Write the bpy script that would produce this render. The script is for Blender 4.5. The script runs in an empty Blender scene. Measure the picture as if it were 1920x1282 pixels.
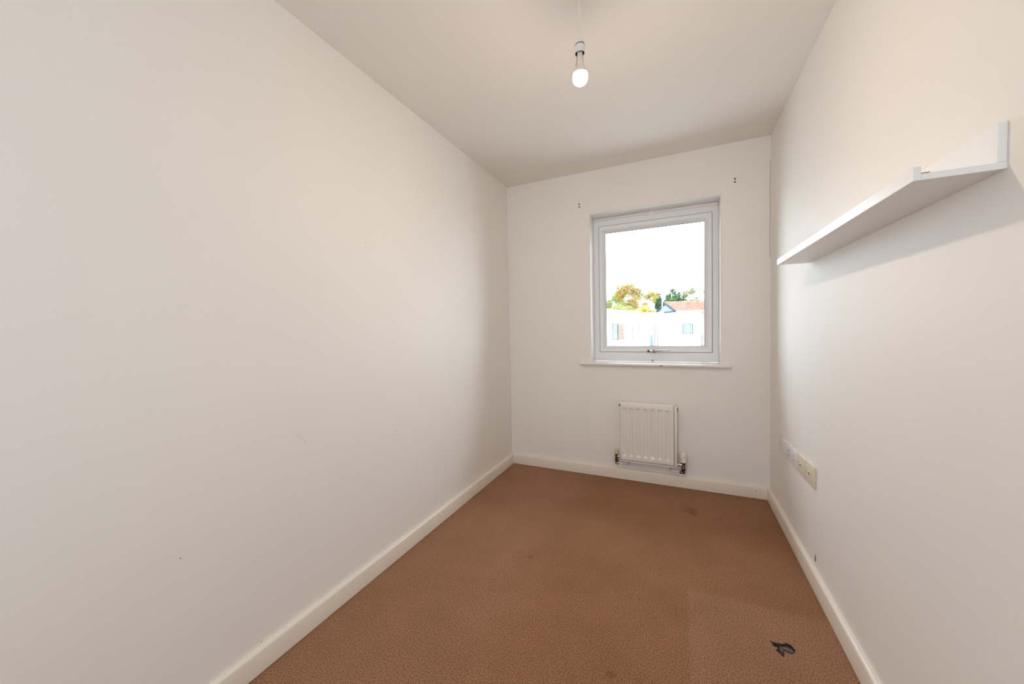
import bpy, bmesh, math, random
from mathutils import Vector, Matrix

random.seed(7)
S = bpy.context.scene
C = S.collection

# ------------------------------------------------------------------ camera
def cam_matrix(yaw, pitch, roll, loc):
    f = Vector((-math.sin(yaw)*math.cos(pitch), math.cos(yaw)*math.cos(pitch), -math.sin(pitch)))
    r = Vector((math.cos(yaw), math.sin(yaw), 0)); u = r.cross(f)
    r2 = math.cos(roll)*r + math.sin(roll)*u
    u2 = -math.sin(roll)*r + math.cos(roll)*u
    m = Matrix((r2, u2, -f)).transposed().to_4x4()
    m.translation = loc
    return m
cam_data = bpy.data.cameras.new('camera')
cam_data.sensor_width = 36.0
cam_data.lens = 684.77/1920*36
cam_data.clip_start = 0.01; cam_data.clip_end = 500
cam = bpy.data.objects.new('camera', cam_data); C.objects.link(cam)
cam.matrix_world = cam_matrix(0.4285, 0.0338, -0.0209, Vector((0, 0, 1.1753)))
S.camera = cam

# ------------------------------------------------------------------ light
SKY = 8.3            # overcast daylight outside
BULB = 820.0         # the room's bare bulb
BULB_COL = (1.0, 0.80, 0.63)
S.view_settings.view_transform = 'Standard'; S.view_settings.look = 'None'
S.view_settings.exposure = 0.0; S.view_settings.gamma = 1.0
S.view_settings.use_curve_mapping = False
S.cycles.max_bounces = 10; S.cycles.diffuse_bounces = 8; S.cycles.transparent_max_bounces = 16
S.cycles.sample_clamp_indirect = 6.0
S.cycles.caustics_reflective = False; S.cycles.caustics_refractive = False
S.cycles.use_denoising = True; S.cycles.use_adaptive_sampling = True; S.cycles.adaptive_threshold = 0.04

w = bpy.data.worlds.new('world'); S.world = w; w.use_nodes = True
nt = w.node_tree; nt.nodes.clear()
out = nt.nodes.new('ShaderNodeOutputWorld'); bg = nt.nodes.new('ShaderNodeBackground')
tc = nt.nodes.new('ShaderNodeTexCoord'); mp = nt.nodes.new('ShaderNodeMapping')
mp.inputs['Scale'].default_value = (2.0, 2.0, 7.0)
nz = nt.nodes.new('ShaderNodeTexNoise'); nz.inputs['Scale'].default_value = 1.6; nz.inputs['Detail'].default_value = 6
cr = nt.nodes.new('ShaderNodeValToRGB')
cr.color_ramp.elements[0].position = 0.32; cr.color_ramp.elements[0].color = (0.72, 0.86, 1.07, 1)
cr.color_ramp.elements[1].position = 0.55; cr.color_ramp.elements[1].color = (0.905, 0.985, 1.09, 1)
nt.links.new(tc.outputs['Generated'], mp.inputs['Vector']); nt.links.new(mp.outputs[0], nz.inputs['Vector'])
nt.links.new(nz.outputs['Fac'], cr.inputs['Fac']); nt.links.new(cr.outputs['Color'], bg.inputs['Color'])
bg.inputs['Strength'].default_value = SKY
nt.links.new(bg.outputs[0], out.inputs[0])

XL, XR, YB, YF, H = -1.3436, 0.5509, 2.9002, -1.25, 2.4      # room faces, metres
WX0, WX1, WZ0, WZ1 = -0.636, 0.268, 0.880, 2.068              # window opening
RX0, RX1, RZ0, RZ1 = -0.97, 0.18, 0.90, 2.02                      # added window behind the camera, brings fill light
def portal(name, loc, sx, sz, rx):                            # guides sky sampling to a window, adds no light
    l = bpy.data.lights.new(name, 'AREA'); l.shape = 'RECTANGLE'; l.size = sx; l.size_y = sz
    l.cycles.is_portal = True
    o = bpy.data.objects.new(name, l); C.objects.link(o); o.location = loc; o.rotation_euler = (rx, 0, 0)
portal('window_daylight', ((WX0+WX1)/2, YB+0.23, (WZ0+WZ1)/2), WX1-WX0, WZ1-WZ0, -math.pi/2)
portal('fill_window_portal', ((RX0+RX1)/2, YF-0.28, (RZ0+RZ1)/2), RX1-RX0, RZ1-RZ0, math.pi/2)

# ------------------------------------------------------------------ materials
def mat(name, col, rough=0.5, metal=0.0, spec=0.5, var=0.0, vscale=3.0, col2=None, bump=0.0, bscale=200.0,
        bdist=0.001, detail=4.0, emis=None):
    m = bpy.data.materials.new(name); m.use_nodes = True
    n = m.node_tree.nodes; L = m.node_tree.links; b = n['Principled BSDF']
    b.inputs['Base Color'].default_value = (*col, 1); b.inputs['Roughness'].default_value = rough
    b.inputs['Metallic'].default_value = metal; b.inputs['Specular IOR Level'].default_value = spec
    t = n.new('ShaderNodeTexCoord')
    if col2 is not None or var > 0:
        c2 = col2 if col2 is not None else tuple(c*(1-var) for c in col)
        z = n.new('ShaderNodeTexNoise'); z.inputs['Scale'].default_value = vscale; z.inputs['Detail'].default_value = detail
        r = n.new('ShaderNodeValToRGB')
        r.color_ramp.elements[0].position = 0.3; r.color_ramp.elements[0].color = (*c2, 1)
        r.color_ramp.elements[1].position = 0.7; r.color_ramp.elements[1].color = (*col, 1)
        L.new(t.outputs['Object'], z.inputs['Vector']); L.new(z.outputs['Fac'], r.inputs['Fac'])
        L.new(r.outputs['Color'], b.inputs['Base Color'])
    if bump > 0:
        z = n.new('ShaderNodeTexNoise'); z.inputs['Scale'].default_value = bscale; z.inputs['Detail'].default_value = 3
        bp = n.new('ShaderNodeBump'); bp.inputs['Strength'].default_value = bump; bp.inputs['Distance'].default_value = bdist
        L.new(t.outputs['Object'], z.inputs['Vector']); L.new(z.outputs['Fac'], bp.inputs['Height'])
        L.new(bp.outputs['Normal'], b.inputs['Normal'])
    if emis:
        b.inputs['Emission Color'].default_value = (*emis[0], 1); b.inputs['Emission Strength'].default_value = emis[1]
    return m

M = {}
M['wall'] = mat('wall_paint', (0.83, 0.80, 0.76), 0.58, spec=0.3, var=0.02, vscale=1.7, detail=2.0)
M['ceiling'] = mat('ceiling_paint', (0.825, 0.785, 0.735), 0.75, spec=0.2, var=0.015, vscale=1.2, detail=2.0)
M['skirt'] = mat('skirting_gloss', (0.78, 0.715, 0.62), 0.3, var=0.03, vscale=6)
M['sill'] = mat('sill_gloss', (0.80, 0.77, 0.73), 0.25, var=0.02, vscale=8)
M['upvc'] = mat('white_upvc', (0.80, 0.80, 0.81), 0.28, var=0.01, vscale=5)
M['vent'] = mat('vent_plastic', (0.82, 0.80, 0.76), 0.4, var=0.02, vscale=8)
M['gasket'] = mat('black_rubber', (0.015, 0.017, 0.02), 0.6, var=0.2, vscale=40)
M['shelf'] = mat('shelf_foil', (0.84, 0.835, 0.82), 0.38, var=0.01, vscale=4)
M['fibre'] = mat('raw_fibreboard', (0.45, 0.30, 0.16), 0.8, var=0.3, vscale=80)
M['radiator'] = mat('radiator_enamel', (0.80, 0.765, 0.715), 0.35, var=0.01, vscale=5)
M['chrome'] = mat('worn_chrome', (0.55, 0.52, 0.49), 0.28, metal=1.0, var=0.2, vscale=60)
M['brass'] = mat('tarnished_valve_metal', (0.20, 0.155, 0.11), 0.38, metal=0.9, var=0.4, vscale=70)
M['cap_yellow'] = mat('yellowed_cap_plastic', (0.68, 0.55, 0.36), 0.45, var=0.1, vscale=50)
M['cap_white'] = mat('valve_head_plastic', (0.82, 0.77, 0.68), 0.4, var=0.04, vscale=50)
M['pipe'] = mat('painted_pipe', (0.74, 0.70, 0.64), 0.35, var=0.05, vscale=30)
M['plate'] = mat('socket_plastic', (0.74, 0.71, 0.69), 0.35, var=0.02, vscale=20)
M['plate_cream'] = mat('aged_socket_plastic', (0.72, 0.645, 0.50), 0.35, var=0.03, vscale=20)
M['dark'] = mat('dark_hole', (0.03, 0.02, 0.015), 0.9, var=0.3, vscale=60)
M['plug'] = mat('brown_wall_plug', (0.16, 0.09, 0.05), 0.8, var=0.3, vscale=300)
M['cord'] = mat('white_flex', (0.82, 0.78, 0.70), 0.5, var=0.03, vscale=40)
M['holder'] = mat('lampholder_plastic', (0.80, 0.77, 0.74), 0.35, var=0.02, vscale=40)
M['bulbneck'] = mat('bulb_collar', (0.78, 0.72, 0.63), 0.35, var=0.02, vscale=40)
def bulb_mat():                                   # LED bulb: the diffuser dome shines mostly downwards, its flanks less
    m = mat('lit_bulb_dome', (1, 0.9, 0.75), 0.4, emis=(BULB_COL, BULB), var=0.01, vscale=10)
    n = m.node_tree.nodes; L = m.node_tree.links; b = n['Principled BSDF']
    g = n.new('ShaderNodeNewGeometry'); sp = n.new('ShaderNodeSeparateXYZ'); r = n.new('ShaderNodeMapRange')
    r.inputs['From Min'].default_value = 0.1; r.inputs['From Max'].default_value = -0.7
    r.inputs['To Min'].default_value = BULB*0.10; r.inputs['To Max'].default_value = BULB
    L.new(g.outputs['True Normal'], sp.inputs[0]); L.new(sp.outputs['Z'], r.inputs['Value']); L.new(r.outputs[0], b.inputs['Emission Strength'])
    return m
M['bulb'] = bulb_mat()
M['underlay'] = mat('grey_underlay', (0.19, 0.150, 0.115), 0.9, col2=(0.085, 0.065, 0.048), vscale=90, bump=0.5, bscale=250, bdist=0.002)
M['char'] = mat('dark_frayed_fibre', (0.022, 0.016, 0.012), 0.95, var=0.4, vscale=200)
M['scuff'] = mat('faint_scuff', (0.765, 0.74, 0.70), 0.6, var=0.06, vscale=40)
M['filler'] = mat('pale_filler_patch', (0.825, 0.80, 0.76), 0.5, var=0.02, vscale=9)
M['crack'] = mat('hairline_crack', (0.36, 0.30, 0.25), 0.8, var=0.3, vscale=30)
M['white_render'] = mat('white_render', (0.84, 0.84, 0.83), 0.7, var=0.04, vscale=0.4, spec=0.03)
M['grey_render'] = mat('pale_grey_render', (0.62, 0.63, 0.65), 0.7, var=0.04, vscale=0.5, spec=0.03)
M['slate_cladding'] = mat('blue_grey_cladding', (0.17, 0.20, 0.235), 0.6, var=0.15, vscale=2, spec=0.03)
M['dark_trim'] = mat('slate_fascia', (0.03, 0.04, 0.05), 0.5, var=0.2, vscale=3, spec=0.03)
M['tile'] = mat('orange_roof_tile', (0.30, 0.19, 0.145), 0.8, col2=(0.20, 0.11, 0.08), vscale=2.2, spec=0.03)
M['timber'] = mat('timber_slat', (0.27, 0.21, 0.17), 0.7, col2=(0.18, 0.13, 0.10), vscale=6, spec=0.03)
M['outglass'] = mat('tinted_glazing', (0.13, 0.18, 0.185), 0.1, var=0.3, vscale=1.5)
M['outframe'] = mat('grey_window_frame', (0.10, 0.10, 0.105), 0.5, var=0.2, vscale=4, spec=0.03)
M['rail'] = mat('balcony_rail_metal', (0.17, 0.175, 0.18), 0.45, var=0.2, vscale=6, spec=0.03)
M['brick'] = mat('pale_red_brick', (0.42, 0.26, 0.20), 0.85, var=0.3, vscale=5, spec=0.03)
M['bark'] = mat('tree_bark', (0.10, 0.075, 0.05), 0.9, var=0.4, vscale=6, spec=0.03)
M['ground'] = mat('outside_ground', (0.46, 0.45, 0.43), 0.95, col2=(0.38, 0.38, 0.36), vscale=0.08, spec=0.03)

def carpet_mat():
    m = bpy.data.materials.new('brown_carpet'); m.use_nodes = True
    n = m.node_tree.nodes; L = m.node_tree.links; b = n['Principled BSDF']
    b.inputs['Roughness'].default_value = 0.95; b.inputs['Specular IOR Level'].default_value = 0.1
    b.inputs['Sheen Weight'].default_value = 0.25; b.inputs['Sheen Roughness'].default_value = 0.5
    b.inputs['Sheen Tint'].default_value = (0.9, 0.6, 0.45, 1)
    t = n.new('ShaderNodeTexCoord')
    f = n.new('ShaderNodeTexNoise'); f.inputs['Scale'].default_value = 250; f.inputs['Detail'].default_value = 5; f.inputs['Roughness'].default_value = 0.7
    g = n.new('ShaderNodeTexNoise'); g.inputs['Scale'].default_value = 2.6; g.inputs['Detail'].default_value = 5; g.inputs['Roughness'].default_value = 0.6
    r1 = n.new('ShaderNodeValToRGB')
    r1.color_ramp.elements[0].position = 0.37; r1.color_ramp.elements[0].color = (0.085, 0.037, 0.016, 1)
    r1.color_ramp.elements[1].position = 0.64; r1.color_ramp.elements[1].color = (0.50, 0.27, 0.150, 1)
    r2 = n.new('ShaderNodeValToRGB')
    r2.color_ramp.elements[0].position = 0.3; r2.color_ramp.elements[0].color = (0.86, 0.84, 0.80, 1)
    r2.color_ramp.elements[1].position = 0.65; r2.color_ramp.elements[1].color = (1.05, 1.04, 1.05, 1)
    mx = n.new('ShaderNodeMix'); mx.data_type = 'RGBA'; mx.blend_type = 'MULTIPLY'; mx.inputs[0].default_value = 1.0
    f.noise_dimensions = '3D'
    L.new(t.outputs['Object'], f.inputs['Vector']); L.new(t.outputs['Object'], g.inputs['Vector'])
    L.new(f.outputs['Fac'], r1.inputs['Fac']); L.new(g.outputs['Fac'], r2.inputs['Fac'])
    L.new(r1.outputs['Color'], mx.inputs[6]); L.new(r2.outputs['Color'], mx.inputs[7])
    # wear: a trodden, more saturated strip down the middle, paler pile where furniture stood, and a few spilt stains
    sp = n.new('ShaderNodeSeparateXYZ'); L.new(t.outputs['Object'], sp.inputs[0])
    wob = n.new('ShaderNodeTexNoise'); wob.inputs['Scale'].default_value = 9.0; L.new(t.outputs['Object'], wob.inputs['Vector'])
    def ramp(sock, a, c):
        r = n.new('ShaderNodeMapRange'); r.interpolation_type = 'SMOOTHSTEP'
        lo, hi, t0, t1 = (a, c, 0.0, 1.0) if a < c else (c, a, 1.0, 0.0)
        r.inputs['From Min'].default_value = lo; r.inputs['From Max'].default_value = hi
        r.inputs['To Min'].default_value = t0; r.inputs['To Max'].default_value = t1
        L.new(sock, r.inputs['Value']); return r.outputs[0]
    def mth(op, p, q):
        m_ = n.new('ShaderNodeMath'); m_.operation = op
        for k, v in enumerate((p, q)):
            if isinstance(v, float): m_.inputs[k].default_value = v
            else: L.new(v, m_.inputs[k])
        return m_.outputs[0]
    patch = mth('MULTIPLY', ramp(sp.outputs['X'], 0.015, 0.045), ramp(sp.outputs['Y'], 1.80, 1.74))
    side = ramp(sp.outputs['X'], -0.50, -0.85)
    pale = mth('MAXIMUM', patch, side)
    last = mx.outputs[2]
    def tint(fac, col, amt):
        nonlocal last
        q = n.new('ShaderNodeMix'); q.data_type = 'RGBA'; q.blend_type = 'MULTIPLY'
        L.new(mth('MULTIPLY', fac, float(amt)), q.inputs[0]); L.new(last, q.inputs[6]); q.inputs[7].default_value = (*col, 1)
        last = q.outputs[2]
    tint(mth('SUBTRACT', 1.0, pale), (0.91, 0.84, 0.77), 1.0)
    tint(pale, (1.0, 0.98, 1.02), 1.0)
    for (sx, sy, sr, amt) in ((-0.812, 2.374, 0.030, 0.55), (0.060, 2.540, 0.060, 0.40), (0.085, 2.50, 0.035, 0.45), (-0.097, 2.572, 0.008, 0.8), (0.220, 2.495, 0.009, 0.8),
                              (-0.703, 1.715, 0.022, 0.40), (-0.218, 1.224, 0.022, 0.45), (-0.77, 1.73, 0.015, 0.3), (-0.16, 1.62, 0.006, 0.6)):
        dn = n.new('ShaderNodeVectorMath'); dn.operation = 'DISTANCE'; dn.inputs[1].default_value = (sx, sy, 0)
        L.new(t.outputs['Object'], dn.inputs[0])
        dd = mth('ADD', dn.outputs['Value'], mth('MULTIPLY', mth('SUBTRACT', wob.outputs['Fac'], 0.5), sr*1.6))
        tint(ramp(dd, sr, sr*0.35), (0.55, 0.45, 0.38), amt)
    L.new(last, b.inputs['Base Color'])
    bp = n.new('ShaderNodeBump'); bp.inputs['Strength'].default_value = 0.4; bp.inputs['Distance'].default_value = 0.003
    L.new(f.outputs['Fac'], bp.inputs['Height']); L.new(bp.outputs['Normal'], b.inputs['Normal'])
    return m
M['carpet'] = carpet_mat()

def pane_mat():
    m = bpy.data.materials.new('clear_pane'); m.use_nodes = True
    n = m.node_tree.nodes; L = m.node_tree.links; n.clear()
    o = n.new('ShaderNodeOutputMaterial'); t = n.new('ShaderNodeBsdfTransparent'); g = n.new('ShaderNodeBsdfGlossy')
    t.inputs['Color'].default_value = (0.96, 0.985, 0.98, 1); g.inputs['Roughness'].default_value = 0.02
    fr = n.new('ShaderNodeFresnel'); fr.inputs['IOR'].default_value = 1.13
    mx = n.new('ShaderNodeMixShader')
    L.new(fr.outputs[0], mx.inputs[0]); L.new(t.outputs[0], mx.inputs[1]); L.new(g.outputs[0], mx.inputs[2])
    L.new(mx.outputs[0], o.inputs[0])
    return m
M['pane'] = pane_mat()

def leaf_mat(name, stops):
    m = bpy.data.materials.new(name); m.use_nodes = True
    n = m.node_tree.nodes; L = m.node_tree.links; b = n['Principled BSDF']
    g = n.new('ShaderNodeNewGeometry'); r = n.new('ShaderNodeValToRGB')
    while len(r.color_ramp.elements) < len(stops): r.color_ramp.elements.new(0.5)
    for i, c in enumerate(stops):
        r.color_ramp.elements[i].position = i/(len(stops)-1); r.color_ramp.elements[i].color = (*[1.0*(0.7*q+0.3*sum(t_[k_] for t_ in stops)/len(stops)) for k_, q in enumerate(c)], 1)
    L.new(g.outputs['Random Per Island'], r.inputs['Fac']); L.new(r.outputs['Color'], b.inputs['Base Color'])
    b.inputs['Roughness'].default_value = 0.8; b.inputs['Specular IOR Level'].default_value = 0.02
    return m
M['leaf_gold'] = leaf_mat('golden_autumn_leaves', [(0.10, 0.09, 0.03), (0.26, 0.20, 0.06), (0.40, 0.28, 0.07), (0.34, 0.17, 0.05), (0.30, 0.28, 0.10)])
M['leaf_yellow'] = leaf_mat('yellow_leaves', [(0.20, 0.17, 0.05), (0.42, 0.34, 0.08), (0.50, 0.40, 0.12), (0.28, 0.27, 0.09)])
M['leaf_green'] = leaf_mat('green_leaves', [(0.03, 0.06, 0.02), (0.08, 0.15, 0.05), (0.15, 0.24, 0.09), (0.05, 0.10, 0.05)])
M['leaf_dark'] = leaf_mat('dark_evergreen_leaves', [(0.015, 0.035, 0.02), (0.04, 0.08, 0.04), (0.07, 0.11, 0.055)])
M['leaf_olive'] = leaf_mat('olive_leaves', [(0.10, 0.12, 0.05), (0.24, 0.24, 0.09), (0.33, 0.31, 0.13), (0.18, 0.20, 0.08)])
M['leaf_pale'] = leaf_mat('pale_lime_leaves', [(0.16, 0.19, 0.06), (0.32, 0.36, 0.13), (0.42, 0.44, 0.18)])

# ------------------------------------------------------------------ mesh helpers
def tagp(o, label=None, cat=None, group=None, kind=None):
    if label: o['label'] = label
    if cat: o['category'] = cat
    if group: o['group'] = group
    if kind: o['kind'] = kind
    return o
def obj(name, bm, m, parent=None, smooth=False):
    bmesh.ops.recalc_face_normals(bm, faces=bm.faces)
    me = bpy.data.meshes.new(name); bm.to_mesh(me); bm.free()
    if smooth:
        for p in me.polygons: p.use_smooth = True
        try: me.set_sharp_from_angle(angle=math.radians(40))
        except Exception: pass
    me.materials.append(M[m] if isinstance(m, str) else m)
    o = bpy.data.objects.new(name, me); C.objects.link(o)
    if parent is not None:
        o.parent = parent
        o.matrix_parent_inverse = parent.matrix_basis.inverted()
    return o
def thing(name, label, cat, loc=(0, 0, 0), group=None, kind=None):
    o = bpy.data.objects.new(name, None); C.objects.link(o); o.location = loc; o.empty_display_size = 0.05
    return tagp(o, label, cat, group, kind)
def box(bm, x0, x1, y0, y1, z0, z1, bev=0.0, seg=2):
    vs = [bm.verts.new((x, y, z)) for x in (x0, x1) for y in (y0, y1) for z in (z0, z1)]
    fs = [bm.faces.new([vs[i] for i in q]) for q in ((0,1,3,2),(4,6,7,5),(0,4,5,1),(2,3,7,6),(0,2,6,4),(1,5,7,3))]
    if bev > 0:
        es = list({e for f in fs for e in f.edges})
        bmesh.ops.bevel(bm, geom=es, offset=bev, segments=seg, affect='EDGES', profile=0.5)
    return bm
def B(*a, **k): return box(bmesh.new(), *a, **k)
def lathe(bm, prof, axis='Z', origin=(0, 0, 0), seg=24, cap=True):
    ori = Vector(origin); rings = []
    for (r, h) in prof:
        ring = []
        for i in range(seg):
            a = 2*math.pi*i/seg; c, s = r*math.cos(a), r*math.sin(a)
            v = {'Z': (c, s, h), 'Y': (c, h, s), 'X': (h, c, s)}[axis]
            ring.append(bm.verts.new(ori+Vector(v)))
        rings.append(ring)
    for a, b in zip(rings, rings[1:]):
        for i in range(seg): bm.faces.new((a[i], a[(i+1) % seg], b[(i+1) % seg], b[i]))
    if cap: bm.faces.new(rings[0]); bm.faces.new(rings[-1])
    return bm
def tube(bm, pts, rad, seg=10):
    pts = [Vector(p) for p in pts]; rings = []
    for i, p in enumerate(pts):
        d = (pts[min(i+1, len(pts)-1)]-pts[max(i-1, 0)]).normalized()
        a = d.cross(Vector((0, 0, 1)) if abs(d.z) < 0.9 else Vector((1, 0, 0))).normalized(); b = d.cross(a)
        rr = rad[i] if isinstance(rad, (list, tuple)) else rad
        rings.append([bm.verts.new(p+rr*(math.cos(2*math.pi*k/seg)*a+math.sin(2*math.pi*k/seg)*b)) for k in range(seg)])
    for a, b in zip(rings, rings[1:]):
        for k in range(seg): bm.faces.new((a[k], a[(k+1) % seg], b[(k+1) % seg], b[k]))
    bm.faces.new(rings[0]); bm.faces.new(rings[-1])
    return bm
def rect_frame(bm, x0, x1, z0, z1, prof):
    """mitred frame: closed profile of (inset, y) swept round a rectangle in the XZ plane"""
    loops = [[bm.verts.new(c) for c in ((x0+i, y, z0+i), (x1-i, y, z0+i), (x1-i, y, z1-i), (x0+i, y, z1-i))] for i, y in prof]
    n = len(loops)
    for a in range(n):
        A, Bq = loops[a], loops[(a+1) % n]
        for k in range(4): bm.faces.new((A[k], A[(k+1) % 4], Bq[(k+1) % 4], Bq[k]))
    return bm
def prism(bm, poly, axis, a0, a1):
    """poly of 2D points extruded along axis ('X': (y,z), 'Y': (x,z))"""
    f = (lambda p, a: (a, p[0], p[1])) if axis == 'X' else (lambda p, a: (p[0], a, p[1]))
    A = [bm.verts.new(f(p, a0)) for p in poly]; Bq = [bm.verts.new(f(p, a1)) for p in poly]
    bm.faces.new(A); bm.faces.new(list(reversed(Bq)))
    for i in range(len(poly)): bm.faces.new((A[i], A[(i+1) % len(poly)], Bq[(i+1) % len(poly)], Bq[i]))
    return bm

# ------------------------------------------------------------------ room shell
T = 0.28
def st(o, label, cat): return tagp(o, label, cat, kind='structure')
wl = st(obj('wall_left', B(XL-T, XL, YF, YB, 0, H), 'wall'), 'long off-white painted wall on the left, without any fixtures', 'wall')
wr = st(obj('wall_right', B(XR, XR+T, YF, YB, 0, H), 'wall'), 'off-white painted wall on the right carrying the ledge and sockets', 'wall')
def wall_open(x0, x1, y0, y1, a, b, c, d):
    bm = bmesh.new()
    X = [x0, a, b, x1]; Z = [0, c, d, H]
    g = {(i, j, k): bm.verts.new((X[i], (y0, y1)[k], Z[j])) for i in range(4) for j in range(4) for k in range(2)}
    for i in range(3):
        for j in range(3):
            if (i, j) == (1, 1): continue
            for k in range(2): bm.faces.new((g[i,j,k], g[i+1,j,k], g[i+1,j+1,k], g[i,j+1,k]))
    for i in range(3):
        for j in (0, 3): bm.faces.new((g[i,j,0], g[i+1,j,0], g[i+1,j,1], g[i,j,1]))
        for j in (0, 3): bm.faces.new((g[j,i,0], g[j,i+1,0], g[j,i+1,1], g[j,i,1]))
    for p, q in (((1,1),(2,1)), ((2,1),(2,2)), ((2,2),(1,2)), ((1,2),(1,1))):
        bm.faces.new((g[p[0],p[1],0], g[q[0],q[1],0], g[q[0],q[1],1], g[p[0],p[1],1]))
    inner = [e for e in bm.edges if all(v.co.y in (y0,) or abs(v.co.y-y0) < 1e-5 for v in e.verts)
             and all(abs(v.co.x-a) < 1e-5 or abs(v.co.x-b) < 1e-5 for v in e.verts)
             and all(abs(v.co.z-c) < 1e-5 or abs(v.co.z-d) < 1e-5 for v in e.verts)]
    bmesh.ops.recalc_face_normals(bm, faces=bm.faces)
    bmesh.ops.bevel(bm, geom=inner, offset=0.006, segments=3, affect='EDGES', profile=0.5)
    return bm
wb = st(obj('wall_back', wall_open(XL-T, XR+T, YB, YB+0.23, WX0, WX1, WZ0, WZ1), 'wall'), 'off-white painted end wall with the window and radiator', 'wall')
wf = st(obj('wall_front', wall_open(XL-T, XR+T, YF, YF-0.28, RX0, RX1, RZ0, RZ1), 'wall'), 'off-white painted wall behind the viewer with the added fill window', 'wall')
st(obj('ceiling', B(XL-T, XR+T, YF-0.28, YB+0.23, H, H+0.2), 'ceiling'), 'plain off-white matt ceiling above the hanging bulb', 'ceiling')

# floor: carpet sheet with a ragged hole, backing 7 mm below
HOLE = [(0.302,1.588),(0.309,1.5805),(0.3135,1.5865),(0.319,1.579),(0.327,1.586),(0.333,1.584),(0.339,1.589),(0.346,1.591),(0.356,1.598),(0.363,1.597),
        (0.369,1.591),(0.373,1.583),(0.377,1.575),(0.374,1.566),(0.369,1.560),(0.362,1.552),(0.357,1.557),(0.349,1.553),(0.343,1.556),
        (0.338,1.548),(0.333,1.541),(0.331,1.527),(0.326,1.536),(0.319,1.545),(0.313,1.551),(0.320,1.558),(0.326,1.562),(0.319,1.567),
        (0.311,1.566),(0.305,1.573),(0.311,1.578)]
bm = bmesh.new()
o4 = [bm.verts.new(p) for p in ((XL-T, YF, 0), (XR+T, YF, 0), (XR+T, YB, 0), (XL-T, YB, 0))]
hv = [bm.verts.new((x, y, 0)) for x, y in HOLE]
es = [bm.edges.new((o4[i], o4[(i+1) % 4])) for i in range(4)] + [bm.edges.new((hv[i], hv[(i+1) % len(hv)])) for i in range(len(hv))]
bmesh.ops.triangle_fill(bm, use_beauty=True, edges=es)
for f in bm.faces:
    if f.normal.z < 0: f.normal_flip()
lo = [bm.verts.new((v.co.x, v.co.y, -0.006)) for v in hv]
for i in range(len(hv)): bm.faces.new((hv[i], hv[(i+1) % len(hv)], lo[(i+1) % len(hv)], lo[i]))
me = bpy.data.meshes.new('floor'); bm.to_mesh(me); bm.free(); me.materials.append(M['carpet'])
fl = bpy.data.objects.new('floor', me); C.objects.link(fl)
st(fl, 'brown short-pile carpet covering the whole floor', 'floor')
obj('subfloor', B(XL-T, XR+T, YF, YB, -0.12, -0.0065), 'underlay', fl)

hole = thing('carpet_hole', 'ragged dark hole worn in the brown carpet near the right baseboard', 'hole', (0.34, 1.565, -0.006))
bm = bmesh.new()
vs = [bm.verts.new((0.34+(x-0.34)*1.04, 1.565+(y-1.565)*1.04, -0.0058)) for x, y in HOLE]
c0 = bm.verts.new((0.345, 1.573, -0.0045))
for i in range(len(vs)): bm.faces.new((vs[i], vs[(i+1) % len(vs)], c0))
obj('underlay', bm, 'underlay', hole)
# charred rim strands
rr = random.Random(3)
for arc in (range(0, 5), range(6, 13), range(14, 17), range(19, 24), range(25, 29)):
    bm = bmesh.new()
    for i in arc:
        a, b = Vector((*HOLE[i], 0)), Vector((*HOLE[(i+1) % len(HOLE)], 0))
        m0 = Vector((0.34, 1.567, 0))
        def inw(p, k): return p+(m0-p).normalized()*k
        tube(bm, [inw(a, 0.0008)+Vector((0, 0, 0.0002)), inw((a+b)/2, rr.uniform(0.001, 0.004))+Vector((0, 0, 0.0006)), inw(b, 0.0008)+Vector((0, 0, 0.0002))],
             [0.0012, rr.uniform(0.0018, 0.003), 0.0012], 6)
    obj('frayed_edge', bm, 'char', hole)

for (xa, ya, xb, yb, wd) in ((0.305, 1.586, 0.330, 1.574, 0.0030), (0.312, 1.575, 0.326, 1.569, 0.0022), (0.322, 1.583, 0.343, 1.583, 0.0026), (0.318, 1.552, 0.331, 1.538, 0.0032),
                             (0.336, 1.566, 0.352, 1.556, 0.0018), (0.346, 1.590, 0.366, 1.590, 0.0026), (0.364, 1.590, 0.373, 1.576, 0.0030)):
    obj('frayed_edge', tube(bmesh.new(), [(xa, ya, -0.002), ((xa+xb)/2+0.002, (ya+yb)/2+0.002, 0.0002), (xb, yb, -0.002)], [wd*0.5, wd, wd*0.5], 6), 'char', hole)

# skirting boards, rounded top edge
SH, ST = 0.0851, 0.019
def skirt_prof(n=1):
    return [(0, 0), (ST-0.007, 0), (ST-0.007, 0.0028), (ST, 0.0032), (ST, SH-0.010), (ST-0.0025, SH-0.004), (ST-0.007, SH-0.001), (ST-0.011, SH), (0, SH)]
def skirt_along_y(x, sgn, y0, y1):
    bm = bmesh.new(); pr = skirt_prof()
    A = [bm.verts.new((x+sgn*p, y0, q)) for p, q in pr]; Z = [bm.verts.new((x+sgn*p, y1, q)) for p, q in pr]
    bm.faces.new(A); bm.faces.new(list(reversed(Z)))
    for i in range(len(pr)): bm.faces.new((A[i], A[(i+1) % len(pr)], Z[(i+1) % len(pr)], Z[i]))
    return bm
def skirt_along_x(y, sgn, x0, x1):
    bm = bmesh.new(); pr = skirt_prof()
    A = [bm.verts.new((x0, y+sgn*p, q)) for p, q in pr]; Z = [bm.verts.new((x1, y+sgn*p, q)) for p, q in pr]
    bm.faces.new(A); bm.faces.new(list(reversed(Z)))
    for i in range(len(pr)): bm.faces.new((A[i], A[(i+1) % len(pr)], Z[(i+1) % len(pr)], Z[i]))
    return bm
st(obj('baseboard_left', skirt_along_y(XL, 1, YF, YB), 'skirt', smooth=True), 'cream gloss baseboard along the bare left wall', 'baseboard')
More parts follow.
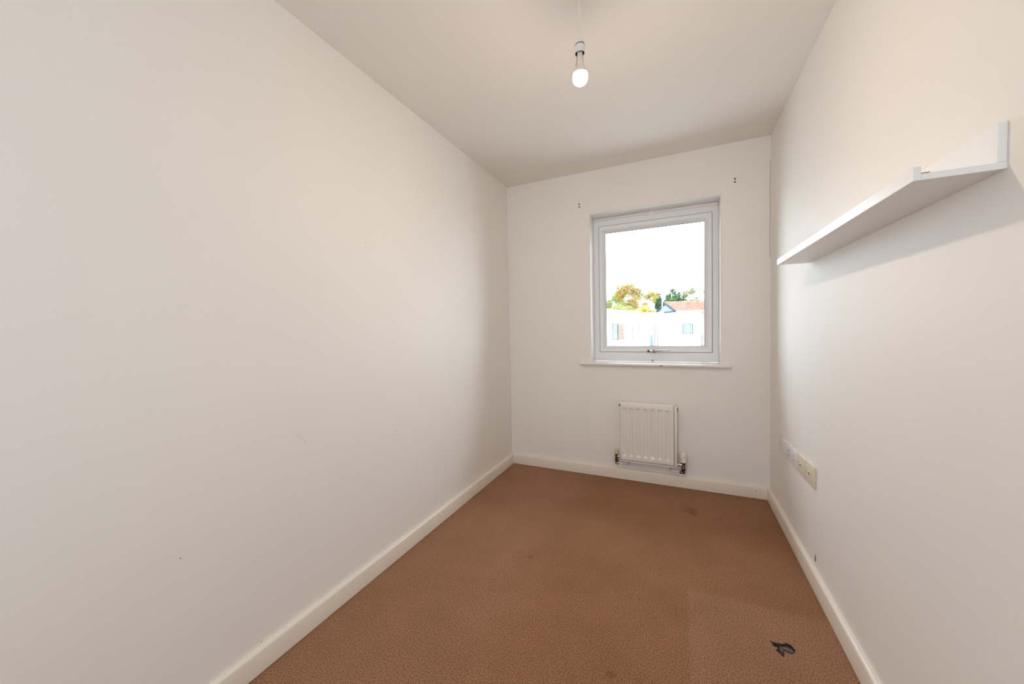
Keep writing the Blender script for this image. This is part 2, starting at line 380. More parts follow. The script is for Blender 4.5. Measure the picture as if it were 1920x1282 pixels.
st(obj('baseboard_right', skirt_along_y(XR, -1, YF, YB), 'skirt', smooth=True), 'cream gloss baseboard along the wall with the sockets', 'baseboard')
bbk = st(obj('baseboard_back', skirt_along_x(YB, -1, XL+ST, XR-ST), 'skirt', smooth=True), 'cream gloss baseboard below the radiator', 'baseboard')
st(obj('baseboard_front', skirt_along_x(YF, 1, XL+ST, XR-ST), 'skirt', smooth=True), 'cream gloss baseboard behind the viewer', 'baseboard')
obj('nail_hole', lathe(bmesh.new(), [(0.003, 0), (0.003, -0.0012)], 'Y', (0.467, YB-ST+0.0006, 0.052), 10), 'plug', bbk)

# marks on the walls
for (x, z) in ((-0.7135, 2.160), (-0.7135, 2.138), (0.350, 2.158), (0.350, 2.137)):
    b = lathe(bmesh.new(), [(0.0062, -0.0008), (0.0058, -0.002), (0.0036, -0.002), (0.0030, -0.0005)], 'Y', (x, YB+0.0004, z), 14)
    obj('screw_hole', b, 'plug', wb)
obj('corner_crack', tube(bmesh.new(), [(XR-0.004+0.0015*math.sin(i*2.1), YB-0.0002, 2.24-0.09*i) for i in range(8)], 0.0011, 6), 'crack', wb)
bm = bmesh.new()
for k in range(22):
    a = 2*math.pi*k/22
    bm.verts.new((-0.385+0.055*math.cos(a)*(1+0.25*math.sin(3*a)), YB-0.0004, 2.17+0.085*math.sin(a)*(1+0.15*math.cos(2*a))))
bm.verts.ensure_lookup_table(); fpatch = bm.faces.new(bm.verts[:])
ex = bmesh.ops.extrude_face_region(bm, geom=[fpatch]); bmesh.ops.translate(bm, verts=[v for v in ex['geom'] if isinstance(v, bmesh.types.BMVert)], vec=(0, 0.0012, 0))
obj('filler_patch', bm, 'filler', wb)
def streak(y, z0, z1, wdt=0.0016):
    n = 6
    bm = tube(bmesh.new(), [(XL+0.0001, y+0.002*math.sin(i*1.7+y*9), z0+(z1-z0)*i/n) for i in range(n+1)], [wdt*(0.4+0.6*math.sin(math.pi*(i+0.6)/(n+1.2))) for i in range(n+1)], 6)
    return obj('scuff_line', bm, 'scuff', wl)
streak(1.785, 0.10, 0.50); streak(1.895, 0.16, 0.44); streak(1.84, 0.30, 0.52, 0.001); streak(1.62, 0.36, 0.45, 0.0012)
for y, z in ((0.762, 0.095), (0.55, 0.52), (1.30, 1.60), (1.46, 0.66)):
    obj('wall_speck', lathe(bmesh.new(), [(0.0022, 0.0003), (0.001, 0.0006)], 'X', (XL, y, z), 10), 'crack', wl)
bm = tube(bmesh.new(), [(XL+0.0001, 0.905+0.012*i, 0.79-0.004*i*i*0.5) for i in range(6)], 0.0011, 6); obj('scuff_line', bm, 'scuff', wl)
bm = tube(bmesh.new(), [(XR-0.0002, 2.012, 0.142), (XR-0.0008, 2.004, 0.130), (XR-0.0008, 2.003, 0.120), (XR-0.0002, 2.010, 0.110)], [0.0012, 0.0024, 0.0022, 0.001], 8)
obj('gouge_mark', bm, 'plug', wr)

# ------------------------------------------------------------------ window
win = thing('window_1', 'white plastic-framed window above the radiator with trickle vents', 'window', ((WX0+WX1)/2, YB+0.14, WZ0), kind='structure')
FY = YB+0.14; SZTOP = 0.902
FX0, FX1, FZ0, FZ1 = WX0+0.0035, WX1-0.0035, 0.9025, WZ1-0.0035
# outer frame, asymmetric members built as a mitred sweep plus thicker head/bottom rails
rect = bmesh.new()
IX0, IX1, IZ0, IZ1 = -0.592, 0.226, 0.976, 1.998     # line between frame and sash
def frame4(bm, o, i, prof):
    """o/i: outer and inner rectangles; prof: closed list of (t, y) with t 0 at outer and 1 at inner"""
    L4 = []
    for t, y in prof:
        a = [o[k]+(i[k]-o[k])*t for k in range(4)]
        L4.append([bm.verts.new(c) for c in ((a[0], y, a[2]), (a[1], y, a[2]), (a[1], y, a[3]), (a[0], y, a[3]))])
    n = len(L4)
    for q in range(n):
        A, Z = L4[q], L4[(q+1) % n]
        for k in range(4): bm.faces.new((A[k], A[(k+1) % 4], Z[(k+1) % 4], Z[k]))
    return bm
obj('frame', frame4(rect, (FX0, FX1, FZ0, FZ1), (IX0, IX1, IZ0, IZ1), [(0, FY+0.002), (0.04, FY), (0.94, FY), (1.0, FY+0.003), (1.0, FY+0.014), (0.7, FY+0.014), (0.7, FY+0.07), (0, FY+0.07)]), 'upvc', win)
GX0, GX1, GZ0, GZ1 = -0.540, 0.176, 1.023, 1.941     # visible glass
g = 0.0028
sash = obj('sash', frame4(bmesh.new(), (IX0+g, IX1-g, IZ0+g, IZ1-g), (GX0, GX1, GZ0, GZ1),
     [(0, FY-0.002), (0.05, FY-0.006), (0.55, FY-0.006), (0.60, FY-0.002), (0.66, FY-0.002), (0.97, FY+0.012), (1.0, FY+0.014), (1.0, FY+0.030), (0, FY+0.030)]), 'upvc', win)
obj('gasket', rect_frame(bmesh.new(), GX0-0.0015, GX1+0.0015, GZ0-0.0015, GZ1+0.0015, [(0, FY+0.0145), (0.0040, FY+0.0150), (0.0040, FY+0.0205), (0, FY+0.0205)]), 'gasket', sash)
obj('rebate_seal', rect_frame(bmesh.new(), IX0+0.0002, IX1-0.0002, IZ0+0.0002, IZ1-0.0002, [(0, FY+0.010), (0.0026, FY+0.010), (0.0026, FY+0.0135), (0, FY+0.0135)]), 'gasket', win)
obj('pane', B(GX0-0.008, GX1+0.008, FY+0.021, FY+0.025, GZ0-0.008, GZ1+0.008), 'pane', sash)
# mitre joints of the glazing bead
for sx, sz in ((0, 0), (1, 0), (0, 1), (1, 1)):
    xa, xb = (GX0, IX0) if sx == 0 else (GX1, IX1); za, zb = (GZ0, IZ0) if sz == 0 else (GZ1, IZ1)
    k0, k1 = 0.12, 0.40
    obj('mitre_joint', tube(bmesh.new(), [(xa+(xb-xa)*k0, FY+0.0085, za+(zb-za)*k0), (xa+(xb-xa)*k1, FY-0.0025, za+(zb-za)*k1)], 0.0007, 6), 'vent', sash)
# trickle vents along the head
def vent(xa, xb):
    v = obj('trickle_vent', B(xa, xb, FY-0.013, FY+0.001, 2.041, 2.056, bev=0.004), 'vent', win, True)
    for xx in (xa+0.004, xb-0.004):
        obj('end_cap', B(xx-0.007, xx+0.007, FY-0.0155, FY-0.001, 2.0395, 2.0575, bev=0.003), 'vent', v, True)
    obj('slide_shutter', B(xa+0.03, xb-0.03, FY-0.0145, FY-0.012, 2.0425, 2.047, bev=0.001), 'vent', v, True)
    xm = xa+(xb-xa)*0.72
    obj('slide_catch', B(xm-0.004, xm+0.004, FY-0.0165, FY-0.012, 2.0405, 2.0475, bev=0.001), 'cap_white', v, True)
    return v
vent(-0.626, -0.212); vent(-0.166, 0.256)
M['reveal_bright'] = mat('reveal_brightener_white', (0.88, 0.87, 0.85), 0.3, var=0.01, vscale=6)  # whiter boards added to brighten the reveals as daylight would
for xa, xb in ((WX0, WX0+0.003), (WX1-0.003, WX1)):
    obj('reveal_brightener', B(xa, xb, YB+0.004, FY+0.001, SZTOP, WZ1), 'reveal_bright', win)
obj('reveal_brightener', B(WX0+0.003, WX1-0.003, YB+0.004, FY+0.001, WZ1-0.003, WZ1), 'reveal_bright', win)
# espagnolette handle at the bottom of the sash
hb = obj('handle', B(-0.224, -0.158, FY-0.016, FY-0.004, 0.976, 0.997, bev=0.005), 'chrome', win, True)
hb['label'] = 'dark chrome window handle'
obj('lock_button', lathe(bmesh.new(), [(0.0075, -0.016), (0.0075, -0.026), (0.0055, -0.028)], 'Y', (-0.214, FY, 0.9865), 16), 'gasket', hb, True)
obj('spindle_boss', lathe(bmesh.new(), [(0.0115, -0.014), (0.0115, -0.030), (0.008, -0.034)], 'Y', (-0.174, FY, 0.985), 18), 'brass', hb, True)
obj('lever', tube(bmesh.new(), [(-0.176, FY-0.030, 0.986), (-0.150, FY-0.040, 0.990), (-0.120, FY-0.045, 0.9945), (-0.060, FY-0.046, 0.9965)], [0.006, 0.0058, 0.0052, 0.0038], 12), 'chrome', hb, True)
obj('striker_peg', lathe(bmesh.new(), [(0.0022, -0.009), (0.0035, -0.008), (0.0035, 0.004), (0.0016, 0.006)], 'Z', (-0.1875, FY-0.012, 0.912), 10), 'brass', win, True)
# sill board with rounded nose
SZ0, SZ1 = 0.880, 0.902
bm = bmesh.new()
nose = YB-0.032; prof = [(FY+0.0, SZ0), (FY+0.0, SZ1), (nose+0.011, SZ1), (nose+0.004, SZ1-0.003), (nose, SZ1-0.009), (nose, SZ0+0.008), (nose+0.004, SZ0+0.002), (nose+0.010, SZ0)]
prism(bm, prof, 'X', WX0+0.0005, WX1-0.0005)
sl = obj('window_sill', bm, 'sill', win, True)
bm = bmesh.new()
prof2 = [(YB-0.0002, SZ0), (YB-0.0002, SZ1)] + prof[2:]
def horn(bm, xa, xb, r, left):
    xs = [xa, xa+0.003, xa+0.009, xb] if left else [xa, xb-0.009, xb-0.003, xb]
    ins = [0.006, 0.002, 0, 0] if left else [0, 0, 0.002, 0.006]
    rows = []
    for x, k in zip(xs, ins):
        rows.append([bm.verts.new((x, min(y+k, YB-0.0002) if y < YB-0.001 else y, min(max(z, SZ0+k), SZ1-k))) for y, z in prof2])
    n = len(prof2)
    for A, Z in zip(rows, rows[1:]):
        for i in range(n): bm.faces.new((A[i], A[(i+1) % n], Z[(i+1) % n], Z[i]))
    bm.faces.new(rows[0]); bm.faces.new(list(reversed(rows[-1])))
horn(bm, -0.724, WX0+0.0005, 0, True); horn(bm, WX1-0.0005, 0.327, 0, False)
obj('sill_horns', bm, 'sill', sl, True)
obj('paint_chip', B(-0.125, -0.108, nose-0.0008, nose+0.004, SZ0+0.002, SZ0+0.013, bev=0.0006), 'fibre', sl)

# unseen window added behind the viewer, stands in for cool light from there
win2 = thing('fill_window', 'white-framed fill window added unseen behind the viewer', 'window', ((RX0+RX1)/2, YF-0.16, RZ0), kind='structure')
obj('frame', rect_frame(bmesh.new(), RX0+0.0005, RX1-0.0005, RZ0+0.0005, RZ1-0.0005, [(0, YF-0.15), (0.05, YF-0.15), (0.06, YF-0.16), (0.06, YF-0.21), (0, YF-0.21)]), 'upvc', win2)
obj('mullion', B((RX0+RX1)/2-0.03, (RX0+RX1)/2+0.03, YF-0.20, YF-0.155, RZ0+0.06, RZ1-0.06, bev=0.004), 'upvc', win2)
for xa, xb in ((RX0+0.06, (RX0+RX1)/2-0.03), ((RX0+RX1)/2+0.03, RX1-0.06)):
    obj('pane', B(xa, xb, YF-0.184, YF-0.180, RZ0+0.06, RZ1-0.06), 'pane', win2)

# ------------------------------------------------------------------ radiator
rad = thing('radiator', 'small white fluted panel radiator mounted below the window', 'radiator', (-0.212, YB-0.03, 0.165))
RA, RBx, RZa, RZb, RYf = -0.408, -0.014, 0.165, 0.614, YB-0.080
PX0, PX1 = RA+0.004, -0.034
# fluted front panel
bm = bmesh.new()
NXs, NZs = 148, 60
flute_c = [-0.3720, -0.3255, -0.2765, -0.2265, -0.1770, -0.1280, -0.0760]
FZa, FZb = 0.205, 0.572
def sstep(a, b, x):
    t = max(0, min(1, (x-a)/(b-a))); return t*t*(3-2*t)
def depth(x, z):
    d = 0.0
    for c in flute_c:
        u = abs(x-c)
        d = max(d, (1-sstep(0.006, 0.0155, u))*0.0095)
    kz = sstep(FZa-0.002, FZa+0.016, z)*(1-sstep(FZb-0.013, FZb+0.002, z))
    ed = min(x-PX0, PX1-x, z-(RZa+0.009), (RZb)-z)
    return d*kz + (0.006*(1-ed/0.006)**2 if ed < 0.006 else 0)
xs = [PX0+(PX1-PX0)*i/NXs for i in range(NXs+1)]; z0p, z1p = RZa+0.009, RZb
zs = sorted(set([z0p, z0p+0.002, z0p+0.004, z0p+0.006, z1p-0.006, z1p-0.004, z1p-0.002, z1p] + [FZa-0.004+0.028*i/14 for i in range(15)] + [FZb-0.022+0.026*i/14 for i in range(15)] + [0.24+0.3*i/6 for i in range(7)]))
gr = [[bm.verts.new((x, RYf+depth(x, z), z)) for x in xs] for z in zs]
for j in range(len(zs)-1):
    for i in range(NXs): bm.faces.new((gr[j][i], gr[j][i+1], gr[j+1][i+1], gr[j+1][i]))
# return edges
bk = RYf+0.022
lo = {}
rim = [gr[0][i] for i in range(NXs+1)] + [gr[j][NXs] for j in range(1, len(zs))] + [gr[-1][i] for i in range(NXs-1, -1, -1)] + [gr[j][0] for j in range(len(zs)-2, 0, -1)]
rb = [bm.verts.new((v.co.x, bk, v.co.z)) for v in rim]
for i in range(len(rim)): bm.faces.new((rim[i], rim[(i+1) % len(rim)], rb[(i+1) % len(rim)], rb[i]))
bm.faces.new(rb)
obj('front_panel', bm, 'radiator', rad, True)
obj('back_plate', B(RA, RBx, bk+0.0005, bk+0.014, RZa-0.002, RZb-0.008, bev=0.003), 'radiator', rad, True)
obj('side_edge', B(PX1+0.003, RBx-0.0005, RYf+0.008, bk+0.0008, RZa-0.001, RZb-0.010, bev=0.003), 'radiator', rad, True)
obj('bottom_edge', B(RA+0.002, PX1+0.002, RYf+0.008, bk+0.0008, RZa-0.005, RZa+0.005, bev=0.002), 'radiator', rad, True)
for x in (-0.34, -0.10):
    obj('wall_bracket', B(x-0.012, x+0.012, bk+0.013, YB, 0.22, 0.56, bev=0.001), 'radiator', rad)
bv = obj('bleed_valve', lathe(bmesh.new(), [(0.007, RBx-0.001), (0.007, RBx+0.004), (0.004, RBx+0.008)], 'X', (0, bk-0.002, 0.583), 14), 'radiator', rad, True)
for z in (0.589, 0.574):
    obj('vent_hole', lathe(bmesh.new(), [(0.0045, 0), (0.0035, -0.004)], 'Y', (RBx+0.004, bk-0.010, z), 10), 'plug', bv)
obj('blanking_plug', lathe(bmesh.new(), [(0.008, RA-0.008), (0.008, RA+0.002)], 'X', (0, bk+0.002, 0.586), 14), 'brass', rad, True)
# lockshield valve, left
VY = YB-0.048
lx = -0.440
lv = obj('lockshield_valve', lathe(bmesh.new(), [(0.007, 0.128), (0.010, 0.134), (0.010, 0.150), (0.0125, 0.152), (0.0125, 0.166), (0.010, 0.168), (0.010, 0.192), (0.012, 0.194), (0.012, 0.207)], 'Z', (lx, VY, 0), 18), 'brass', rad, True)
obj('union_nut', lathe(bmesh.new(), [(0.007, lx+0.006), (0.011, lx+0.008), (0.011, lx+0.022), (0.008, lx+0.023), (0.008, RA+0.002)], 'X', (0, VY, 0.188), 12), 'chrome', lv, True)
obj('pipe_elbow', lathe(bmesh.new(), [(0.009, lx-0.006), (0.011, lx), (0.011, lx+0.018), (0.009, lx+0.020)], 'X', (0, VY, 0.137), 14), 'chrome', lv, True)
obj('cap', lathe(bmesh.new(), [(0.011, 0.207), (0.0145, 0.209), (0.015, 0.226), (0.0125, 0.236), (0.006, 0.238)], 'Z', (lx, VY, 0), 20), 'cap_yellow', lv, True)
obj('pipe', tube(bmesh.new(), [(lx+0.019, VY, 0.137), (lx+0.07, VY, 0.137), (lx+0.085, VY+0.012, 0.137), (lx+0.088, YB+0.005, 0.137)], 0.0075, 12), 'pipe', lv, True)
# thermostatic valve, right
rx = 0.026
tv = obj('thermostatic_valve', lathe(bmesh.new(), [(0.007, 0.116), (0.011, 0.120), (0.011, 0.138), (0.014, 0.142), (0.016, 0.156), (0.012, 0.162), (0.011, 0.184), (0.015, 0.187), (0.016, 0.200)], 'Z', (rx, VY, 0), 18), 'brass', rad, True)
obj('union_nut', lathe(bmesh.new(), [(0.008, RBx-0.002), (0.008, RBx+0.010), (0.012, RBx+0.011), (0.012, rx-0.008)], 'X', (0, VY, 0.180), 12), 'chrome', tv, True)
obj('pipe_elbow', lathe(bmesh.new(), [(0.009, rx-0.026), (0.011, rx-0.024), (0.011, rx+0.002), (0.007, rx+0.006)], 'X', (0, VY, 0.127), 14), 'brass', tv, True)
th = obj('sensor_head', lathe(bmesh.new(), [(0.015, 0.199), (0.0205, 0.202), (0.0205, 0.206), (0.0185, 0.208), (0.0205, 0.210), (0.0205, 0.214), (0.0185, 0.216), (0.0205, 0.218), (0.0205, 0.222), (0.0195, 0.224), (0.0215, 0.228), (0.0205, 0.262), (0.016, 0.272), (0.006, 0.275)], 'Z', (rx, VY, 0), 26), 'cap_white', tv, True)
for k in range(10):
    a = 2*math.pi*k/10
    obj('grip_rib', tube(bmesh.new(), [(rx+0.0205*math.cos(a), VY+0.0205*math.sin(a), 0.230), (rx+0.0198*math.cos(a), VY+0.0198*math.sin(a), 0.259)], 0.0018, 6), 'cap_white', th, True)
obj('pipe', tube(bmesh.new(), [(rx-0.025, VY, 0.127), (rx-0.07, VY, 0.127), (rx-0.085, VY+0.012, 0.127), (rx-0.088, YB+0.005, 0.127)], 0.0075, 12), 'pipe', tv, True)

# ------------------------------------------------------------------ picture ledge on the right wall
SX0 = XR-0.127; SY0, SY1 = 1.000, 2.100; SZ = 1.4525
sh = thing('picture_ledge', 'white wall-mounted picture ledge with front lip on the right wall', 'shelf', (XR, (SY0+SY1)/2, SZ))
obj('bottom_board', B(SX0+0.0116, XR, SY0, SY1, SZ, SZ+0.013, bev=0.0006, seg=1), 'shelf', sh)
obj('back_panel', B(XR-0.013, XR, SY0, SY1, SZ+0.0131, SZ+0.087, bev=0.0012, seg=2), 'shelf', sh)
obj('front_lip', B(SX0, SX0+0.0115, SY0-0.0006, SY1, SZ, SZ+0.0275, bev=0.001, seg=2), 'shelf', sh)
obj('chipped_edge', B(SX0+0.0117, SX0+0.024, SY0-0.0008, SY0+0.004, SZ+0.0128, SZ+0.0142), 'fibre', sh)

# ------------------------------------------------------------------ wall sockets, right wall (window end to near end)
def plate(name, label, ya, yb, za, zb, m, kind):
    t = thing(name, label, 'socket', (XR, (ya+yb)/2, za))
    obj('face_plate', B(XR-0.009, XR, ya, yb, za, zb, bev=0.0025), m, t, True)
    xf = XR-0.009; ym = (ya+yb)/2; zm = (za+zb)/2; Wd = yb-ya
    if kind == 'double':
        for s in (-1, 1):
            yc = ym+s*Wd*0.22
            r = obj('rocker_switch', B(xf-0.003, xf+0.001, ym+s*Wd*0.42-0.008, ym+s*Wd*0.42+0.008, zb-0.034, zb-0.012, bev=0.001), m, t)
            for dy, dz, hw, hh in ((0, 0.012, 0.0022, 0.0055), (-0.011, -0.012, 0.004, 0.0022), (0.011, -0.012, 0.004, 0.0022)):
                obj('pin_slot', B(xf-0.0004, xf+0.001, yc+dy-hw, yc+dy+hw, zm+dz-hh, zm+dz+hh), 'dark', t)
    elif kind == 'switched':
        obj('rocker_switch', B(xf-0.003, xf+0.001, ym-0.012, ym+0.012, zb-0.040, zb-0.014, bev=0.001), m, t)
        obj('fuse_carrier', B(xf-0.002, xf+0.001, ym-0.020, ym+0.020, za+0.016, za+0.036, bev=0.001), m, t)
    else:
        obj('outlet_ring', lathe(bmesh.new(), [(0.010, xf), (0.010, xf-0.002), (0.0065, xf-0.003)], 'X', (0, ym, zm), 18), m, t, True)
        obj('outlet_hole', lathe(bmesh.new(), [(0.0055, xf-0.0036), (0.004, xf-0.0006)], 'X', (0, ym, zm), 12), 'dark', t)
    for s in (-1, 1):
        obj('fixing_screw', lathe(bmesh.new(), [(0.0028, xf+0.0005), (0.0028, xf-0.0008), (0.0015, xf-0.0012)], 'X', (0, ym+s*(Wd/2-0.012), zm), 10), 'chrome' if kind != 'coax' else m, t)
    return t
plate('wall_socket', 'greyish-white socket plate at the window end of the socket row', 2.458, 2.625, 0.424, 0.516, 'plate', 'switched')
plate('wall_socket', 'greyish-white double socket plate with pin slots, second from the window', 2.264, 2.448, 0.432, 0.520, 'plate', 'double')
plate('aerial_socket', 'cream outlet plate directly beside the double socket', 2.131, 2.252, 0.436, 0.528, 'plate_cream', 'coax')
plate('aerial_socket', 'cream outlet plate nearest the viewer at the end of the row', 2.006, 2.120, 0.442, 0.536, 'plate_cream', 'coax')

# ------------------------------------------------------------------ bare pendant bulb
bx, by = -0.3215, 1.350
pd = thing('pendant_lamp', 'bare lit bulb hanging from the ceiling on a white cord', 'lamp', (bx, by, 2.4))
obj('ceiling_rose', lathe(bmesh.new(), [(0.036, 2.4), (0.036, 2.393), (0.030, 2.389), (0.006, 2.387)], 'Z', (bx, by, 0), 28), 'holder', pd, True)
obj('cord', tube(bmesh.new(), [(bx, by, 2.388), (bx+0.0006, by, 2.33), (bx-0.0004, by, 2.28), (bx, by, 2.212)], 0.0032, 10), 'cord', pd, True)
hc = obj('lampholder', lathe(bmesh.new(), [(0.0045, 2.221), (0.0095, 2.219), (0.0125, 2.212), (0.0135, 2.2025)], 'Z', (bx, by, 0), 24), 'holder', pd, True)
obj('seam_ring', lathe(bmesh.new(), [(0.0135, 2.2026), (0.0180, 2.2012), (0.0180, 2.1985)], 'Z', (bx, by, 0), 24), 'dark', hc)
obj('skirt', lathe(bmesh.new(), [(0.0140, 2.2000), (0.0178, 2.1984), (0.0184, 2.1725), (0.0180, 2.1705), (0.0166, 2.1710), (0.0162, 2.1960)], 'Z', (bx, by, 0), 28, cap=False), 'holder', hc, True)
obj('socket_interior', lathe(bmesh.new(), [(0.0161, 2.1950), (0.0162, 2.1730), (0.0154, 2.1730), (0.0150, 2.1935), (0.0100, 2.1940)], 'Z', (bx, by, 0), 24), 'brass', hc, True)
bl = obj('bulb_collar', lathe(bmesh.new(), [(0.0094, 2.194), (0.0096, 2.166), (0.0108, 2.150), (0.0145, 2.128), (0.0205, 2.111), (0.0258, 2.0985)], 'Z', (bx, by, 0), 28), 'bulbneck', pd, True)
for sg in (-1, 1):  # dark lines painted as the reflections along both collar edges
    a = 0.43+(0 if sg > 0 else math.pi)
    ca, sa = math.cos(a), math.sin(a)
    obj('painted_reflection', tube(bmesh.new(), [(bx+0.0100*ca, by+0.0100*sa, 2.165), (bx+0.0113*ca, by+0.0113*sa, 2.148), (bx+0.0150*ca, by+0.0150*sa, 2.127)], 0.0009, 6), 'dark', bl)
dome = [(0.0259, 2.0984), (0.0268, 2.094), (0.0270, 2.088), (0.0262, 2.0805), (0.0240, 2.0738), (0.0203, 2.0680), (0.0150, 2.0640), (0.0090, 2.0618), (0.0020, 2.0610)]
obj('bulb', lathe(bmesh.new(), dome, 'Z', (bx, by, 0), 36), 'bulb', pd, True)

# ------------------------------------------------------------------ outside: ground, buildings, trees
GZ = -5.5
bm = B(-90, 90, YB+4, 170, GZ-0.5, GZ)
st(obj('ground', bm, 'ground'), 'ground of the estate outside the window', 'ground')

def place(o, org, ang):
    o.location = org; o.rotation_euler = (0, 0, ang)
def lobj(name, bm, m, parent, smooth=False):     # child in the parent's local frame
    o = obj(name, bm, m, None, smooth); o.parent = parent; return o
def out_window(parent, xa, xb, za, zb, panes, y=0.0, m='outframe', gl='outglass', t=0.06):
    f = lobj('window', rect_frame(bmesh.new(), xa, xb, za, zb, [(0, y-0.03), (t, y-0.03), (t, y+0.05), (0, y+0.05)]), m, parent)
    W = (xb-xa-2*t)/panes
    for k in range(panes):
        p = obj('glazing', B(xa+t+k*W+0.02, xa+t+(k+1)*W-0.02, y-0.008, y+0.01, za+t, zb-t), gl); p.parent = f
        if k: 
            q = obj('mullion', B(xa+t+k*W-0.05, xa+t+k*W+0.05, y-0.025, y+0.01, za+t, zb-t), 'white_render'); q.parent = f
    return f
def railing(parent, xa, xb, y, za, zb, n):
    r = lobj('balcony_rail', B(xa, xb, y-0.03, y+0.03, zb-0.05, zb), 'rail', parent)
    for k in range(n+1):
        x = xa+(xb-xa)*k/n
        p = obj('rail_post', B(x-0.025, x+0.025, y-0.025, y+0.025, za, zb-0.05), 'rail'); p.parent = r
    return r

# left block: its street face runs from near left to far right
A0 = Vector((-6.0, 33.0, 0)); A1 = Vector((-3.79, 40.3, 0)); d = (A1-A0); ang = math.atan2(d.y, d.x); Lf = d.length
bA = thing('white_block', 'white flat-roofed block with timber cladding on the left outside', 'building', (0, 0, 0)); place(bA, (A1.x, A1.y, GZ), ang)
zoff = -GZ
lobj('wall', B(-22, 0, 0.0, 8, 0, 2.64+zoff), 'white_render', bA)
lobj('parapet', B(-22.05, 0.03, -0.06, 0.35, 2.62+zoff, 2.82+zoff, bev=0.02), 'white_render', bA)
def uA(s):   # distance along face from far end for a ray slope x/y
    # A1 + u*(dir)*(-1): solve
    dx, dy = d.x/Lf, d.y/Lf
    return -((s*A1.y-A1.x)/(dx-s*dy))*-1
out_window(bA, uA(-0.1613), uA(-0.1480), 0.0+zoff, 1.55+zoff, 1, y=-0.02)
u0, u1 = uA(-0.1470), uA(-0.1315)
cl = lobj('cladding_panel', B(u0, u1, -0.03, 0.0, -0.02+zoff, 1.56+zoff), 'timber', bA)
ns = 9
for k in range(ns):
    za = -0.02+zoff+1.58*k/ns
    s_ = obj('slat', B(u0, u1, -0.075, -0.03, za+0.02, za+1.58/ns-0.03), 'timber'); s_.parent = cl
out_window(bA, uA(-0.1100), uA(-0.1040), 0.0+zoff, 1.57+zoff, 1, y=-0.02, gl='white_render')  # white pane stands in for overexposed glass
out_window(bA, uA(-0.0975), uA(-0.0960+0.001), 0.0+zoff, 1.57+zoff, 1, y=-0.02, gl='white_render')  # blown-out glass put into the pane colour here as well
railing(bA, uA(-0.1630)-1.5, uA(-0.1600), -0.5, -2.2+zoff, -0.05+zoff, 3)

# centre block facing the window
bB = thing('white_block', 'white flat-roofed block in the middle, left of the gabled house', 'building', (0, 0, 0)); place(bB, (-3.70, 40.4, GZ), 0.0)
lobj('wall', B(-0.075, 2.25, 0, 9, 0, 2.50+zoff), 'white_render', bB)
lobj('parapet', B(-0.03, 2.30, -0.06, 0.5, 2.48+zoff, 2.65+zoff, bev=0.02), 'white_render', bB)
lobj('canopy', B(0.55, 1.15, -0.5, 0, 1.60+zoff, 1.78+zoff, bev=0.01), 'grey_render', bB)
out_window(bB, 1.42, 1.78, -1.6+zoff, 1.42+zoff, 1, y=-0.02, gl='white_render', t=0.05)  # pane painted white, like glass blown out by daylight
dr = lobj('balcony_door', B(0.98, 1.30, -0.05, 0.0, -2.4+zoff, 0.30+zoff, bev=0.01), 'outglass', bB)
railing(bB, 0.55, 1.70, -0.7, -2.2+zoff, 0.30+zoff, 2)
lobj('roof_vent', lathe(bmesh.new(), [(0.07, 2.60+zoff), (0.07, 2.9+zoff), (0.10, 2.9+zoff), (0.10, 2.98+zoff)], 'Z', (1.45, 0.6, 0), 12), 'rail', bB)
an = thing('aerial_mast', 'thin pale aerial mast standing before the slate gable', 'mast', (0, 0, 0)); place(an, (-1.50, 40.15, GZ), 0)
lobj('pole', tube(bmesh.new(), [(0, 0, 0), (0, 0, 5), (0, 0, 4.9+zoff)], 0.04, 8), 'grey_render', an)
lobj('crossbar', B(-0.35, 0.35, -0.02, 0.02, 4.3+zoff, 4.35+zoff), 'grey_render', an)
for k in range(5): lobj('aerial_rod', B(-0.3+0.15*k-0.01, -0.3+0.15*k+0.01, -0.25, 0.25, 4.35+zoff, 4.37+zoff), 'grey_render', an)

# gabled house on the right: local x along the ridge, y along the gable going back
Hs = thing('gabled_house', 'white house with slate gable and orange tiled roof, right outside', 'building'); ha = math.radians(24.0)
place(Hs, (-0.42, 55.0, GZ), ha)
Wg, EV, RG, LH = 6.55, 3.26+zoff, 4.56+zoff, 13.0
lobj('wall', B(0, LH, 0, Wg, 0, EV), 'white_render', Hs)
lobj('gable_wall', prism(bmesh.new(), [(0, EV), (Wg, EV), (Wg/2, RG-0.10)], 'X', 0.0, 0.12), 'slate_cladding', Hs)
bm = bmesh.new(); prism(bm, [(-0.25, EV-0.12), (-0.25, EV+0.08), (Wg/2, RG+0.10), (Wg+0.25, EV+0.08), (Wg+0.25, EV-0.12), (Wg/2, RG-0.12)], 'X', -0.22, 0.0)
lobj('barge_board', bm, 'dark_trim', Hs)
lobj('gable_band', B(-0.06, 0.0, 0, Wg, EV-0.16, EV+0.04), 'dark_trim', Hs)
rf = lobj('roof', prism(bmesh.new(), [(-0.25, EV-0.05), (Wg/2, RG), (Wg+0.25, EV-0.05), (Wg/2, RG-0.15)], 'X', 0.0, LH), 'tile', Hs)
nC = 9; sl0 = Vector((0, -0.30, EV-0.06)); sl1 = Vector((0, Wg/2, RG+0.02)); dv = (sl1-sl0); nv = Vector((0, -dv.z, dv.y)).normalized()
for k in range(nC):
    p0 = sl0+dv*(k/nC); p1 = sl0+dv*((k+1.12)/nC)
    prf = [(q.y, q.z) for q in (p0, p0+nv*0.16, p1+nv*0.05, p1)]
    o = obj('tile_course', prism(bmesh.new(), prf, 'X', -0.02, LH+0.1), 'tile'); o.parent = rf
o = obj('ridge_tile', tube(bmesh.new(), [(-0.05, Wg/2, RG+0.10), (LH+0.1, Wg/2, RG+0.10)], 0.13, 8), 'tile'); o.parent = rf
